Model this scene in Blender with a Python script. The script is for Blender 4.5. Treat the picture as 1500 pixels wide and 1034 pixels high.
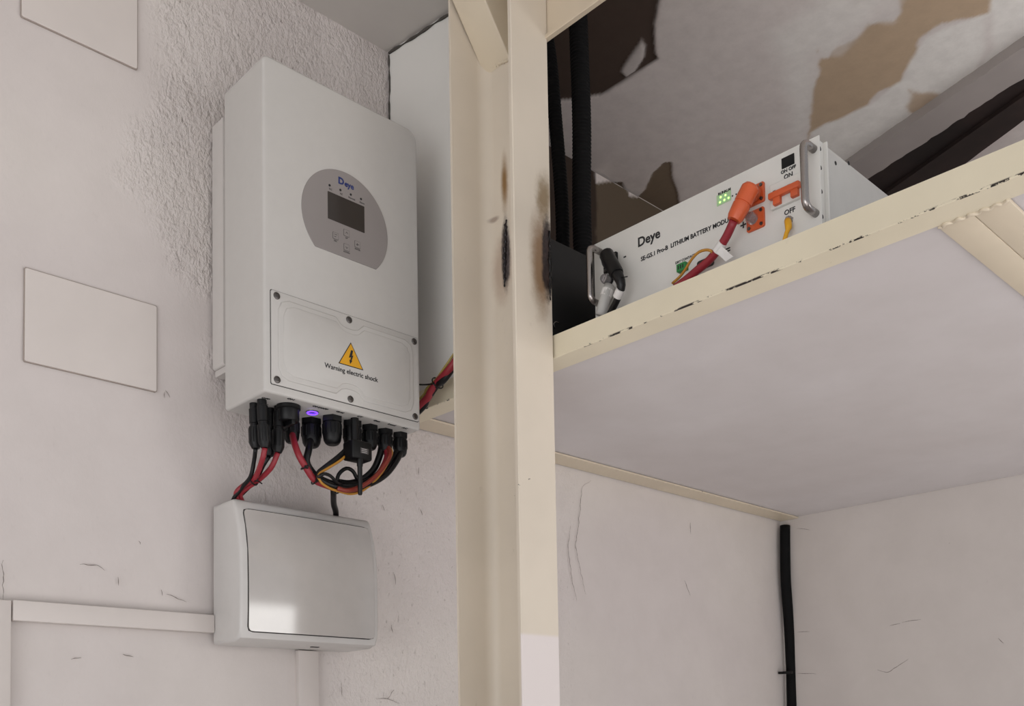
import bpy, bmesh, math, random
import numpy as np
from mathutils import Vector, Matrix
random.seed(4)
C = bpy.context.scene.collection
for o in list(bpy.data.objects): bpy.data.objects.remove(o)

# ------------------------------------------------------------ camera
EYE = 1.45                       # height of the lens above the floor
F, YAW, PIT, ROL = 1446.765, 0.80379, 0.050979, -0.017336
PX, PY = 750.0, 1000.0           # principal point of the (cropped) photograph
cyw, syw, cp, sp = math.cos(YAW), math.sin(YAW), math.cos(PIT), math.sin(PIT)
FW = Vector((cyw*cp, syw*cp, sp)); R0 = Vector((syw, -cyw, 0)); U0 = R0.cross(FW)
RT = R0*math.cos(ROL) + U0*math.sin(ROL)
UP = -R0*math.sin(ROL) + U0*math.cos(ROL)
cam = bpy.data.cameras.new('camera'); co = bpy.data.objects.new('camera', cam); C.objects.link(co)
M = Matrix((RT, UP, -FW)).transposed().to_4x4(); M.translation = (0, 0, EYE)
co.matrix_world = M
cam.sensor_width = 36; cam.lens = F/1500*36; cam.shift_y = (PY-517)/1500; cam.shift_x = 0
cam.clip_start = .02
bpy.context.scene.camera = co
S = bpy.context.scene
S.view_settings.view_transform = 'Standard'; S.view_settings.look = 'None'
S.view_settings.exposure = 0.0; S.view_settings.gamma = 1.0; S.view_settings.use_curve_mapping = False

# ------------------------------------------------------------ light
w = bpy.data.worlds.new('sky'); S.world = w; w.use_nodes = True
bg = w.node_tree.nodes['Background']; bg.inputs[0].default_value = (0.95, 0.965, 1.0, 1); bg.inputs[1].default_value = .55

def area(name, loc, target, sx, sy, power, col=(1, 1, 1)):
    l = bpy.data.lights.new(name, 'AREA'); l.shape = 'RECTANGLE'; l.size = sx; l.size_y = sy
    l.energy = power; l.color = col
    o = bpy.data.objects.new(name, l); C.objects.link(o); o.location = loc
    d = Vector(target)-Vector(loc); o.rotation_euler = d.to_track_quat('-Z', 'Y').to_euler()
    return o
area('window_light', (3.1, -2.9, EYE+.47), (.9, 1.6, EYE+.3), 1.0, .42, 15, (1, .985, .96))
area('left_fill_light', (-3.2, -.6, EYE-.35), (1.6, 1.1, EYE+.9), 2.4, 2.0, 41, (.97, .985, 1))  # added fill that lifts the faces turned left; no doorway stands there

sun = bpy.data.lights.new('sun', 'SUN'); sun.energy = 8; sun.angle = .02; sun.color = (1, .985, .98)
so = bpy.data.objects.new('sun', sun); C.objects.link(so)
so.rotation_euler = Vector((-.10, -.10, -.99)).to_track_quat('-Z', 'Y').to_euler()      # falls on the yard outside, behind the camera

# ------------------------------------------------------------ helpers
def P(px, py, x=None, y=None, z=None):
    """point of the place that stands on plane x / y / z (z counted from eye height)"""
    d = FW + RT*((px-PX)/F) - UP*((py-PY)/F)
    t = x/d.x if x is not None else (y/d.y if y is not None else z/d.z)
    p = d*t
    return Vector((p.x, p.y, p.z+EYE))

def lin(c):
    c = c.lstrip('#'); v = [int(c[i:i+2], 16)/255 for i in (0, 2, 4)]
    return tuple(((a/12.92) if a <= .04045 else ((a+.055)/1.055)**2.4) for a in v)+(1,)

class NT:
    def __init__(s, name):
        s.m = bpy.data.materials.new(name); s.m.use_nodes = True; s.t = s.m.node_tree
        s.b = s.t.nodes['Principled BSDF']; s._c = None
    def n(s, t, **k):
        a = s.t.nodes.new(t)
        for q, v in k.items(): setattr(a, q, v)
        return a
    def l(s, a, b): s.t.links.new(a, b)
    def co(s):
        if not s._c: s._c = s.n('ShaderNodeTexCoord').outputs['Object']
        return s._c
    def val(s, x, sock):
        if hasattr(x, 'links') or hasattr(x, 'is_linked'): s.l(x, sock)
        else: sock.default_value = x
    def noise(s, scale, detail=3, rough=.55, stretch=None, offs=(0, 0, 0)):
        v = s.co()
        m = s.n('ShaderNodeMapping'); s.l(v, m.inputs[0]); m.inputs['Scale'].default_value = stretch or (1, 1, 1)
        m.inputs['Location'].default_value = offs; v = m.outputs[0]
        a = s.n('ShaderNodeTexNoise'); s.l(v, a.inputs['Vector']); a.inputs['Scale'].default_value = scale
        a.inputs['Detail'].default_value = detail; a.inputs['Roughness'].default_value = rough
        return a.outputs['Fac']
    def ramp(s, f, a, b, va=0., vb=1.):
        r = s.n('ShaderNodeMapRange'); r.interpolation_type = 'SMOOTHSTEP'
        s.l(f, r.inputs[0]); r.inputs[1].default_value = a; r.inputs[2].default_value = b
        r.inputs[3].default_value = va; r.inputs[4].default_value = vb
        return r.outputs[0]
    def math(s, op, a, b=None):
        r = s.n('ShaderNodeMath', operation=op); s.val(a, r.inputs[0])
        if b is not None: s.val(b, r.inputs[1])
        return r.outputs[0]
    def mix(s, f, a, b):
        r = s.n('ShaderNodeMix', data_type='RGBA'); s.val(f, r.inputs[0]); s.val(a, r.inputs[6]); s.val(b, r.inputs[7])
        return r.outputs[2]
    def ell(s, c, rad, nz=None, amt=.3):
        """0 in the middle of an ellipsoid, 1 at its edge"""
        m = s.n('ShaderNodeVectorMath', operation='SUBTRACT'); s.l(s.co(), m.inputs[0]); m.inputs[1].default_value = c
        d = s.n('ShaderNodeVectorMath', operation='DIVIDE'); s.l(m.outputs[0], d.inputs[0]); d.inputs[1].default_value = rad
        q = s.n('ShaderNodeVectorMath', operation='LENGTH'); s.l(d.outputs[0], q.inputs[0])
        o = q.outputs['Value']
        if nz is not None: o = s.math('ADD', o, s.math('MULTIPLY', s.math('SUBTRACT', nz, .5), amt))
        return o
    def bump(s, h, strength=.3, dist=.002, prev=None):
        b = s.n('ShaderNodeBump'); s.val(strength, b.inputs['Strength']); b.inputs['Distance'].default_value = dist
        s.l(h, b.inputs['Height'])
        if prev is not None: s.l(prev, b.inputs['Normal'])
        return b.outputs[0]
    def done(s, col, rough=.5, metal=0., normal=None, spec=.5):
        s.val(col, s.b.inputs['Base Color']); s.val(rough, s.b.inputs['Roughness']); s.b.inputs['Metallic'].default_value = metal
        s.b.inputs['Specular IOR Level'].default_value = spec
        if normal is not None: s.l(normal, s.b.inputs['Normal'])
        return s.m

def simple(name, col, rough=.5, metal=0., nb=0., nscale=60, var=.04, spec=.5):
    k = NT(name); c = lin(col)
    n = k.noise(nscale*.15, 3)
    dark = tuple(a*(1-var*2) for a in c[:3])+(1,)
    colr = k.mix(k.ramp(n, .3, .7), dark, c)
    nm = k.bump(k.noise(nscale, 3), nb, .001) if nb else None
    return k.done(colr, rough, metal, nm, spec)

def emit(name, col, strength):
    k = NT(name); k.b.inputs['Base Color'].default_value = lin(col)
    k.b.inputs['Emission Color'].default_value = lin(col); k.b.inputs['Emission Strength'].default_value = strength
    return k.m

def link(name, me, mat, parent=None, smooth=False):
    o = bpy.data.objects.new(name, me); C.objects.link(o)
    if mat is not None and not me.materials: me.materials.append(mat)
    if smooth is not False:
        for p in me.polygons: p.use_smooth = True
        if smooth is not True: me.set_sharp_from_angle(angle=math.radians(smooth))
    if parent is not None:
        o.parent = parent; o.matrix_parent_inverse = world_inv(parent)
    return o
def world_inv(p):
    m = Matrix.Identity(4); q = p
    ch = []
    while q is not None: ch.append(q); q = q.parent
    for q in reversed(ch): m = m @ (q.matrix_parent_inverse if q.parent else Matrix.Identity(4)) @ q.matrix_basis
    return m.inverted()
def tag(o, label=None, cat=None, group=None, kind=None):
    for k, v in (('label', label), ('category', cat), ('group', group), ('kind', kind)):
        if v: o[k] = v
    return o
def thing(name, label, cat, loc, group=None):
    o = bpy.data.objects.new(name, None); C.objects.link(o); o.location = loc; o.empty_display_size = .05
    return tag(o, label, cat, group)
def from_bm(bm, name='m'):
    me = bpy.data.meshes.new(name); bmesh.ops.recalc_face_normals(bm, faces=bm.faces); bm.to_mesh(me); bm.free(); return me
def boxbm(bm, x0, x1, y0, y1, z0, z1, bev=0., seg=2):
    b = bmesh.new()
    bmesh.ops.create_cube(b, size=1)
    for v in b.verts: v.co = Vector(((x0+x1)/2+v.co.x*(x1-x0), (y0+y1)/2+v.co.y*(y1-y0), (z0+z1)/2+v.co.z*(z1-z0)))
    if bev: bmesh.ops.bevel(b, geom=b.edges[:], offset=bev, segments=seg, profile=.5, affect='EDGES')
    merge(bm, b)
def merge(bm, b):
    me = bpy.data.meshes.new('t'); b.to_mesh(me); b.free(); bm.from_mesh(me); bpy.data.meshes.remove(me)
def box(name, mat, parent, x0, x1, y0, y1, z0, z1, bev=.0, seg=2):
    bm = bmesh.new(); boxbm(bm, x0, x1, y0, y1, z0, z1, bev, seg)
    return link(name, from_bm(bm), mat, parent, 35 if bev else False)
def prismbm(bm, pts, axis, lo, hi, bev=0., seg=2, side='lo'):
    """outline pts (two coordinates) pushed along axis from lo to hi; the rim at `side` gets a bevel"""
    b = bmesh.new()
    def mk(a, c, t):
        return {'x': (t, a, c), 'y': (a, t, c), 'z': (a, c, t)}[axis]
    A = [b.verts.new(mk(p[0], p[1], lo)) for p in pts]; B = [b.verts.new(mk(p[0], p[1], hi)) for p in pts]
    n = len(pts); fa = b.faces.new(A); fb = b.faces.new(B[::-1])
    for i in range(n): b.faces.new((A[i], B[i], B[(i+1) % n], A[(i+1) % n]))
    bmesh.ops.recalc_face_normals(b, faces=b.faces)
    if bev:
        ed = set()
        if side in ('lo', 'both'): ed |= set(fa.edges)
        if side in ('hi', 'both'): ed |= set(fb.edges)
        bmesh.ops.bevel(b, geom=list(ed), offset=bev, segments=seg, profile=.5, affect='EDGES')
    merge(bm, b)
def prism(name, mat, parent, pts, axis, lo, hi, bev=0., seg=2, side='lo', sm=35):
    bm = bmesh.new(); prismbm(bm, pts, axis, lo, hi, bev, seg, side)
    return link(name, from_bm(bm), mat, parent, sm)
def rrect(x0, x1, z0, z1, r, n=6):
    """rounded rectangle; r = one radius or four (bl, br, tr, tl)"""
    r = (r,)*4 if not isinstance(r, (tuple, list)) else r
    out = []
    for (cx, cz, a0, q) in ((x0+r[0], z0+r[0], 180, r[0]), (x1-r[1], z0+r[1], 270, r[1]), (x1-r[2], z1-r[2], 0, r[2]), (x0+r[3], z1-r[3], 90, r[3])):
        for i in range(n+1):
            a = math.radians(a0+90*i/n); out.append((cx+q*math.cos(a), cz+q*math.sin(a)))
    return out
def circ(cx, cz, r, n=20, ph=0): return [(cx+r*math.cos(2*math.pi*i/n+ph), cz+r*math.sin(2*math.pi*i/n+ph)) for i in range(n)]
def lathebm(bm, o, axis, prof, n=20):
    """profile (t along axis, radius) turned round the axis through o"""
    axis = Vector(axis).normalized(); a = axis.orthogonal().normalized(); c = axis.cross(a)
    rings = []
    for t, r in prof:
        rings.append([bm.verts.new(Vector(o)+axis*t+(a*math.cos(2*math.pi*i/n)+c*math.sin(2*math.pi*i/n))*r) for i in range(n)])
    for A, B in zip(rings, rings[1:]):
        for i in range(n): bm.faces.new((A[i], A[(i+1) % n], B[(i+1) % n], B[i]))
    bm.faces.new(rings[0][::-1]); bm.faces.new(rings[-1])
def lathe(name, mat, parent, o, axis, prof, n=20, sm=40):
    bm = bmesh.new(); lathebm(bm, o, axis, prof, n); return link(name, from_bm(bm), mat, parent, sm)
def spline(pts, step=.006):
    p = [Vector(q) for q in pts]
    if len(p) == 2: p = [p[0], (p[0]+p[1])/2, p[1]]
    p = [p[0]*2-p[1]]+p+[p[-1]*2-p[-2]]
    out = []
    for i in range(1, len(p)-2):
        a, b, c, d = p[i-1:i+3]
        n = max(2, int((c-b).length/step))
        for k in range(n):
            t = k/n
            out.append(.5*((2*b)+(c-a)*t+(2*a-5*b+4*c-d)*t*t+(3*b-a-3*c+d)*t**3))
    out.append(p[-2]); return out
def tubebm(bm, pts, rad, n=10, step=.006, smooth=True):
    q = spline(pts, step) if smooth else [Vector(a) for a in pts]
    L = 0; rings = []; up = None
    for i, p in enumerate(q):
        t = (q[min(i+1, len(q)-1)]-q[max(i-1, 0)]).normalized()
        up = t.orthogonal().normalized() if up is None else (up-t*up.dot(t)).normalized()
        s = t.cross(up)
        if i: L += (q[i]-q[i-1]).length
        r = rad(L, i/(len(q)-1)) if callable(rad) else rad
        rings.append([bm.verts.new(p+(up*math.cos(2*math.pi*k/n)+s*math.sin(2*math.pi*k/n))*r) for k in range(n)])
    for A, B in zip(rings, rings[1:]):
        for i in range(n): bm.faces.new((A[i], A[(i+1) % n], B[(i+1) % n], B[i]))
    bm.faces.new(rings[0][::-1]); bm.faces.new(rings[-1])
def tube(name, mat, parent, pts, rad, n=10, step=.006, smooth=True, sm=True):
    bm = bmesh.new(); tubebm(bm, pts, rad, n, step, smooth); return link(name, from_bm(bm), mat, parent, sm)
def text(body, mat, parent, loc, size, face='y', bold=0., name='lettering', align='CENTER', ext=.0003, sx=1.0):
    cu = bpy.data.curves.new('t', 'FONT'); cu.body = body; cu.size = size; cu.align_x = align; cu.align_y = 'CENTER'
    cu.extrude = ext; cu.offset = bold; cu.resolution_u = 3
    o = bpy.data.objects.new('t', cu); C.objects.link(o)
    bpy.context.view_layer.update()
    me = bpy.data.meshes.new_from_object(o.evaluated_get(bpy.context.evaluated_depsgraph_get()))
    bpy.data.objects.remove(o); bpy.data.curves.remove(cu)
    R = {'y': Matrix(((1, 0, 0), (0, 0, -1), (0, 1, 0))), 'x': Matrix(((0, 0, -1), (-1, 0, 0), (0, 1, 0))), 'z': Matrix(((1, 0, 0), (0, -1, 0), (0, 0, -1)))}[face]
    for v in me.vertices: v.co = R @ Vector((v.co.x*sx, v.co.y, v.co.z)) + Vector(loc)
    me.materials.clear()
    return link(name, me, mat, parent)

def vnoise(x, y, sc, seed=0):
    rs = np.random.RandomState(seed); T = rs.rand(64, 64)
    u, v = x*sc, y*sc; i, j = np.floor(u).astype(int), np.floor(v).astype(int); f, g = u-i, v-j
    f = f*f*(3-2*f); g = g*g*(3-2*g); i %= 64; j %= 64; i2, j2 = (i+1) % 64, (j+1) % 64
    return (T[i, j]*(1-f)+T[i2, j]*f)*(1-g)+(T[i, j2]*(1-f)+T[i2, j2]*f)*g
def fbm(x, y, sc, seed=0, oc=4):
    s = 0; a = 1; t = 0
    for k in range(oc): s = s+a*vnoise(x+3.1*k, y+1.7*k, sc*2**k, seed+k); t += a; a *= .55
    return s/t
def polysd(x, y, poly):
    """signed distance, positive inside"""
    d = np.full(x.shape, 1e9); ins = np.zeros(x.shape, bool); n = len(poly)
    for i in range(n):
        ax, ay = poly[i]; bx, by = poly[(i+1) % n]; ex, ey = bx-ax, by-ay
        t = np.clip(((x-ax)*ex+(y-ay)*ey)/(ex*ex+ey*ey+1e-12), 0, 1)
        d = np.minimum(d, np.hypot(x-ax-t*ex, y-ay-t*ey))
        c = ((ay > y) != (by > y))
        ins ^= c & (x < ex*(y-ay)/((by-ay) if by != ay else 1e-9)+ax)
    return np.where(ins, d, -d)
def sstep(v, a, b):
    t = np.clip((v-a)/(b-a), 0, 1); return t*t*(3-2*t)
def grid(us, vs, f):
    U, V = np.meshgrid(us, vs, indexing='ij'); co = f(U, V).reshape(-1, 3)
    nu, nv = len(us), len(vs); idx = np.arange(nu*nv).reshape(nu, nv)
    q = np.stack((idx[:-1, :-1], idx[1:, :-1], idx[1:, 1:], idx[:-1, 1:]), -1).reshape(-1, 4)
    me = bpy.data.meshes.new('g'); me.from_pydata(co.tolist(), [], q.tolist())
    return me, U.ravel(), V.ravel()
def setcol(me, name, rgb):
    a = me.attributes.new(name, 'FLOAT_COLOR', 'POINT')
    a.data.foreach_set('color', np.concatenate((rgb, np.ones((len(rgb), 1))), 1).ravel().astype(np.float32))
def setf(me, name, v):
    a = me.attributes.new(name, 'FLOAT', 'POINT'); a.data.foreach_set('value', v.astype(np.float32))

# ------------------------------------------------------------ materials
def wall_paint(name, col, col2, stipple=True, specks=.5):
    k = NT(name)
    big = k.ramp(k.noise(1.6, 2), .35, .65)
    c = k.mix(big, lin(col), lin(col2))
    fine = k.ramp(k.noise(9, 4, .6), .25, .8)
    c = k.mix(k.math('MULTIPLY', fine, .10), c, lin('#8d857e'))
    # dirt specks and short scuffs
    sp1 = k.ramp(k.noise(34, 3, .7, (1, 1, .55)), .745, .80)
    sp2 = k.ramp(k.noise(14, 5, .75, (1, 1, .4), (4, 2, 7)), .71, .78)
    gate = k.ramp(k.noise(3.1, 2, .5, None, (9, 1, 3)), .48, .6)
    s = k.math('MULTIPLY', k.math('MAXIMUM', sp1, k.math('MULTIPLY', sp2, .6)), gate)
    c = k.mix(k.math('MULTIPLY', s, specks), c, lin('#6d655f'))
    h = k.noise(26, 3, .5)
    n = k.bump(h, .12, .004)
    if stipple:
        at = k.n('ShaderNodeAttribute', attribute_name='rough').outputs['Fac']
        n1 = k.noise(150, 2, .6, (1, 1, .7)); n2 = k.noise(60, 3, .6, (1, 1, .7), (3, 3, 3))
        hh = k.math('ADD', k.math('MULTIPLY', n1, .45), k.math('MULTIPLY', n2, .9))
        n = k.bump(hh, at, .0085, n)
        # grime caught in the hollows of the stipple
        pit = k.ramp(k.noise(120, 3, .65, (1, 1, .5), (5, 5, 5)), .62, .72)
        c = k.mix(k.math('MULTIPLY', k.math('MULTIPLY', pit, at), .75), c, lin('#857c76'))
    return k.done(c, .62, 0, n, .35)
M_wall = wall_paint('painted_plaster', '#d2cbc6', '#cdc5c2')
M_wall2 = wall_paint('painted_plaster_smooth', '#cfc8c3', '#c9c2be', False, .45)
M_ceil_out = wall_paint('ceiling_paint', '#c6c4be', '#c2bdb8', False, .3)

def plaster_mat():
    k = NT('patched_board')
    a = k.n('ShaderNodeAttribute', attribute_name='tone').outputs['Color']
    f = k.ramp(k.noise(30, 4, .65), .2, .85)
    c = k.mix(k.math('MULTIPLY', f, .14), a, lin('#5b5048'))
    n = k.bump(k.noise(40, 4), .2, .004)
    return k.done(c, .8, 0, n, .2)
M_patch = plaster_mat()

def cream(name, col, extra=None, chips=.8, bumpy=.1):
    k = NT(name)
    c = k.mix(k.ramp(k.noise(5, 3), .3, .7), lin(col), tuple(a*.93 for a in lin(col)[:3])+(1,))
    d = k.ramp(k.noise(22, 5, .7, (1, 1, .6)), .66, .8)
    c = k.mix(k.math('MULTIPLY', d, .35), c, lin('#8f806a'))
    ch = k.ramp(k.noise(38, 3, .6, None, (2, 5, 1)), .765, .79)
    c = k.mix(k.math('MULTIPLY', ch, chips), c, lin('#3a322c'))
    n = k.bump(k.noise(45, 3), bumpy, .003)
    if extra: c, n = extra(k, c, n)
    return k.done(c, .42, 0, n, .45)
def edge_chips(z0, w_, thr):
    """bare metal showing in flakes along the lower arris"""
    def f(k, c, n):
        s = k.n('ShaderNodeSeparateXYZ'); k.l(k.co(), s.inputs[0])
        d = k.math('ABSOLUTE', k.math('SUBTRACT', s.outputs[2], z0))
        near = k.ramp(d, w_*.4, w_, 1., 0.)
        nz = k.ramp(k.noise(16, 6, .75, (1, 1, 2)), thr, thr+.03)
        xx = k.ramp(s.outputs[0], 1.2562, 1.2570, 1., 0.)
        return k.mix(k.math('MULTIPLY', k.math('MULTIPLY', near, xx), nz), c, lin('#241c19')), n
    return f
ZB = EYE+.662; ZT = EYE+.7035
M_beam = cream('cream_enamel_beam', '#ddd3bb', edge_chips(ZB, .0035, .50))
M_cream = cream('cream_enamel', '#d2c3ad')
M_cream2 = cream('cream_enamel_brace', '#d3c6b0')
def burns(k, c, n):
    nz = k.noise(34, 4, .7); nf = k.noise(90, 3, .7)
    # first scorch, on the web of the channel
    b = P(741, 372, x=1.24); t = P(739, 268, x=1.24); s_ = P(724, 322, x=1.24); low = P(736, 395, x=1.24)
    def m(cn, rad, a, bb, amt=.5): return k.ramp(k.ell(tuple(cn), rad, nz, amt), a, bb, 1., 0.)
    k1 = m(low, (.02, .030, .072), .4, 1.15); c = k.mix(k.math('MULTIPLY', k1, .55), c, lin('#9a7f6c'))
    k2 = m(t, (.02, .0125, .070), .1, 1.05); c = k.mix(k.math('MULTIPLY', k2, .95), c, lin('#84602f'))
    k2 = m(s_, (.02, .016, .007), .3, 1.1); c = k.mix(k.math('MULTIPLY', k2, .6), c, lin('#7a6358'))
    k3 = m(b, (.02, .0150, .084), .55, 1.0, .5); c = k.mix(k.math('MULTIPLY', k3, .95), c, k.mix(k.ramp(nf, .3, .7), lin('#221d20'), lin('#4a4246')))
    # second scorch, on the outer face of the flange by the shelf beam
    e = P(803, 378, y=1.176); f = P(797, 290, y=1.176); g = P(793, 385, y=1.176)
    q = m(g, (.034, .02, .115), .3, 1.1); c = k.mix(k.math('MULTIPLY', q, .9), c, lin('#7d5c38'))
    q = m(f, (.026, .02, .055), .2, 1.1, .9); c = k.mix(k.math('MULTIPLY', q, .85), c, lin('#7a6340'))
    q = m(e, (.0200, .02, .092), .6, 1.0, .6); c = k.mix(q, c, k.mix(k.ramp(nf, .3, .7), lin('#140d0c'), lin('#3a2a26')))
    # lower end painted over in white
    s = k.n('ShaderNodeSeparateXYZ'); k.l(k.co(), s.inputs[0])
    zz = P(790, 930, y=1.176).z
    low = k.math('MULTIPLY', k.ramp(s.outputs[2], zz-.004, zz+.004, 1., 0.), k.ramp(s.outputs[1], 1.178, 1.18, 1., 0.))
    c = k.mix(low, c, lin('#dcd3d0'))
    # worn arris
    ar = k.math('MULTIPLY', k.ramp(k.ell((1.158, 1.176, 0), (.0035, .0035, 99)), .5, 1., 1., 0.), k.ramp(k.noise(9, 6, .8, (1, 1, 1), (3, 1, 1)), .63, .66))
    c = k.mix(ar, c, lin('#2c2420'))
    n = k.bump(k3, .5, .002, n)
    return c, n
M_post = cream('cream_enamel_scorched', '#d6cbbb', burns)

M_inv = simple('white_powder_coat', '#bfbcb8', .38, 0, .06, 300, .01)
M_invb = simple('white_powder_coat_back', '#c6c1bd', .45, 0, .06, 300, .01)
M_badge = simple('grey_badge_film', '#8c8684', .42, 0, 0, 60, .015)
M_lcd = simple('display_glass', '#35312f', .12, 0, 0, 60, .03)
M_black = simple('black_plastic', '#08080a', .45, 0, .1, 120, .1, .32)
M_hose = simple('black_hose', '#060607', .75, 0, .1, 120, .1, .2)
M_blackm = simple('black_painted_steel', '#060607', .55, 0, .1, 60, .2)
M_ink = simple('black_ink', '#1b1b1e', .6)
M_blue = simple('blue_ink', '#1f2f6b', .5)
M_greyink = simple('grey_ink', '#4e4a4a', .6)
M_gap = simple('dark_joint', '#2a2827', .8)
M_steel = simple('brushed_steel', '#a39d9a', .25, 1., .05, 200, .03)
M_screw = simple('screw_steel', '#6e6a68', .35, .9, 0, 200, .1)
M_yel = simple('warning_yellow', '#dba01c', .5)
M_red = simple('red_cable_jacket', '#8c1f2b', .45, 0, .05, 100, .05)
M_redo = simple('orange_cable_jacket', '#7e2c20', .4, 0, .05, 100, .05)
M_yw = simple('yellow_cable_jacket', '#b07c2a', .45, 0, .05, 100, .05)
M_ywg = simple('pale_yellow_cable_jacket', '#a08b46', .45, 0, .05, 100, .05)
M_cab = simple('black_cable_jacket', '#0c0b0d', .38, 0, .05, 100, .1, .35)
M_orange = simple('orange_plastic', '#cb5a30', .38, 0, .05, 120, .05)
M_batt = simple('white_painted_sheet', '#d3d1cc', .35, 0, .04, 200, .01)
M_batts = simple('grey_painted_sheet', '#bdbbb7', .45, 0, .05, 200, .02)
M_green = simple('green_plastic', '#1c7a3a', .45)
M_whitep = simple('white_sleeve', '#d8d5d2', .5)
M_box = simple('grey_white_plastic', '#c6c3c0', .3, 0, .03, 200, .012)
M_door = simple('glossy_plastic_door', '#b7b2ae', .13, 0, .0, 200, .02, .55)
M_trunk = simple('painted_trunking', '#d0c8c3', .5, 0, .08, 60, .02)
M_wood = simple('dark_old_timber', '#2a1b18', .7, 0, .4, 40, .3)
M_wood2 = simple('dark_brown_timber', '#3a2a26', .7, 0, .4, 40, .3)
M_strip = simple('grey_plaster', '#a9a19d', .85, 0, .5, 30, .06)
M_board = wall_paint('white_shelf_board', '#cfcaca', '#c8c2c1', False, .5)
M_panel = simple('white_panel_paint', '#e4e2dd', .5, 0, .06, 40, .012)
M_floor = simple('concrete_floor', '#c6c3c2', .8, 0, .3, 20, .08)
M_purple = emit('violet_ring_light', '#6a3cff', 2.5)
M_led = emit('green_light', '#8cff5a', 5.0)
def clear():
    k = NT('clear_plastic'); b = k.b
    b.inputs['Base Color'].default_value = (.85, .8, .8, 1); b.inputs['Roughness'].default_value = .12
    b.inputs['Transmission Weight'].default_value = .8; b.inputs['IOR'].default_value = 1.3
    return k.m
M_clear = clear()

# ------------------------------------------------------------ the setting
YW, XW, ZC = 1.66, 2.806, EYE+1.48

def stipple_mask(X, Z):
    pix = [(238, -40), (232, 60), (238, 130), (190, 185), (204, 260), (232, 292), (262, 350), (278, 420), (318, 450), (330, 600),
           (330, 760), (470, 780), (474, 1080), (700, 1080), (700, 620), (640, 600), (600, 90), (560, 60), (440, -60)]
    po = [(p.x, p.z) for p in (P(a, b, y=YW) for a, b in pix)]
    d = polysd(X, Z, po)+(fbm(X, Z, 9, 3)-.5)*.15
    m = sstep(d, -.035, .03)
    up = sstep(Z, EYE+.55, EYE+.8)
    m = m*(.55+.45*up)
    q = [(p.x, p.z) for p in (P(a, b, y=YW) for a, b in ((700, 640), (845, 690), (850, 800), (838, 1080), (700, 1080)))]
    m = np.maximum(m, .35*sstep(polysd(X, Z, q)+(fbm(X, Z, 9, 5)-.5)*.08, -.01, .02))
    return np.maximum(m, .06)
me, X, Z = grid(np.linspace(-2.6, XW+.004, 400), np.linspace(0, ZC+.02, 230), lambda a, b: np.stack((a, np.full_like(a, YW), b), -1))
r_ = stipple_mask(X, Z); setf(me, 'rough', r_)
# thick old plaster bulges a few millimetres
bul = (fbm(X, Z, 2.2, 8)-.5)*.006
yy = YW-np.clip(bul+r_*.002, -.001, .004)
co_ = np.stack((X, yy, Z), -1); me.vertices.foreach_set('co', co_.ravel())
tag(link('wall_left', me, M_wall, None, True), kind='structure')

box('wall_right', M_wall2, None, XW, XW+.12, .30, YW+.1, 0, ZC+.1)['kind'] = 'structure'
box('floor', M_floor, None, -7, 8, -9, YW+.1, -.1, 0)['kind'] = 'structure'

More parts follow.
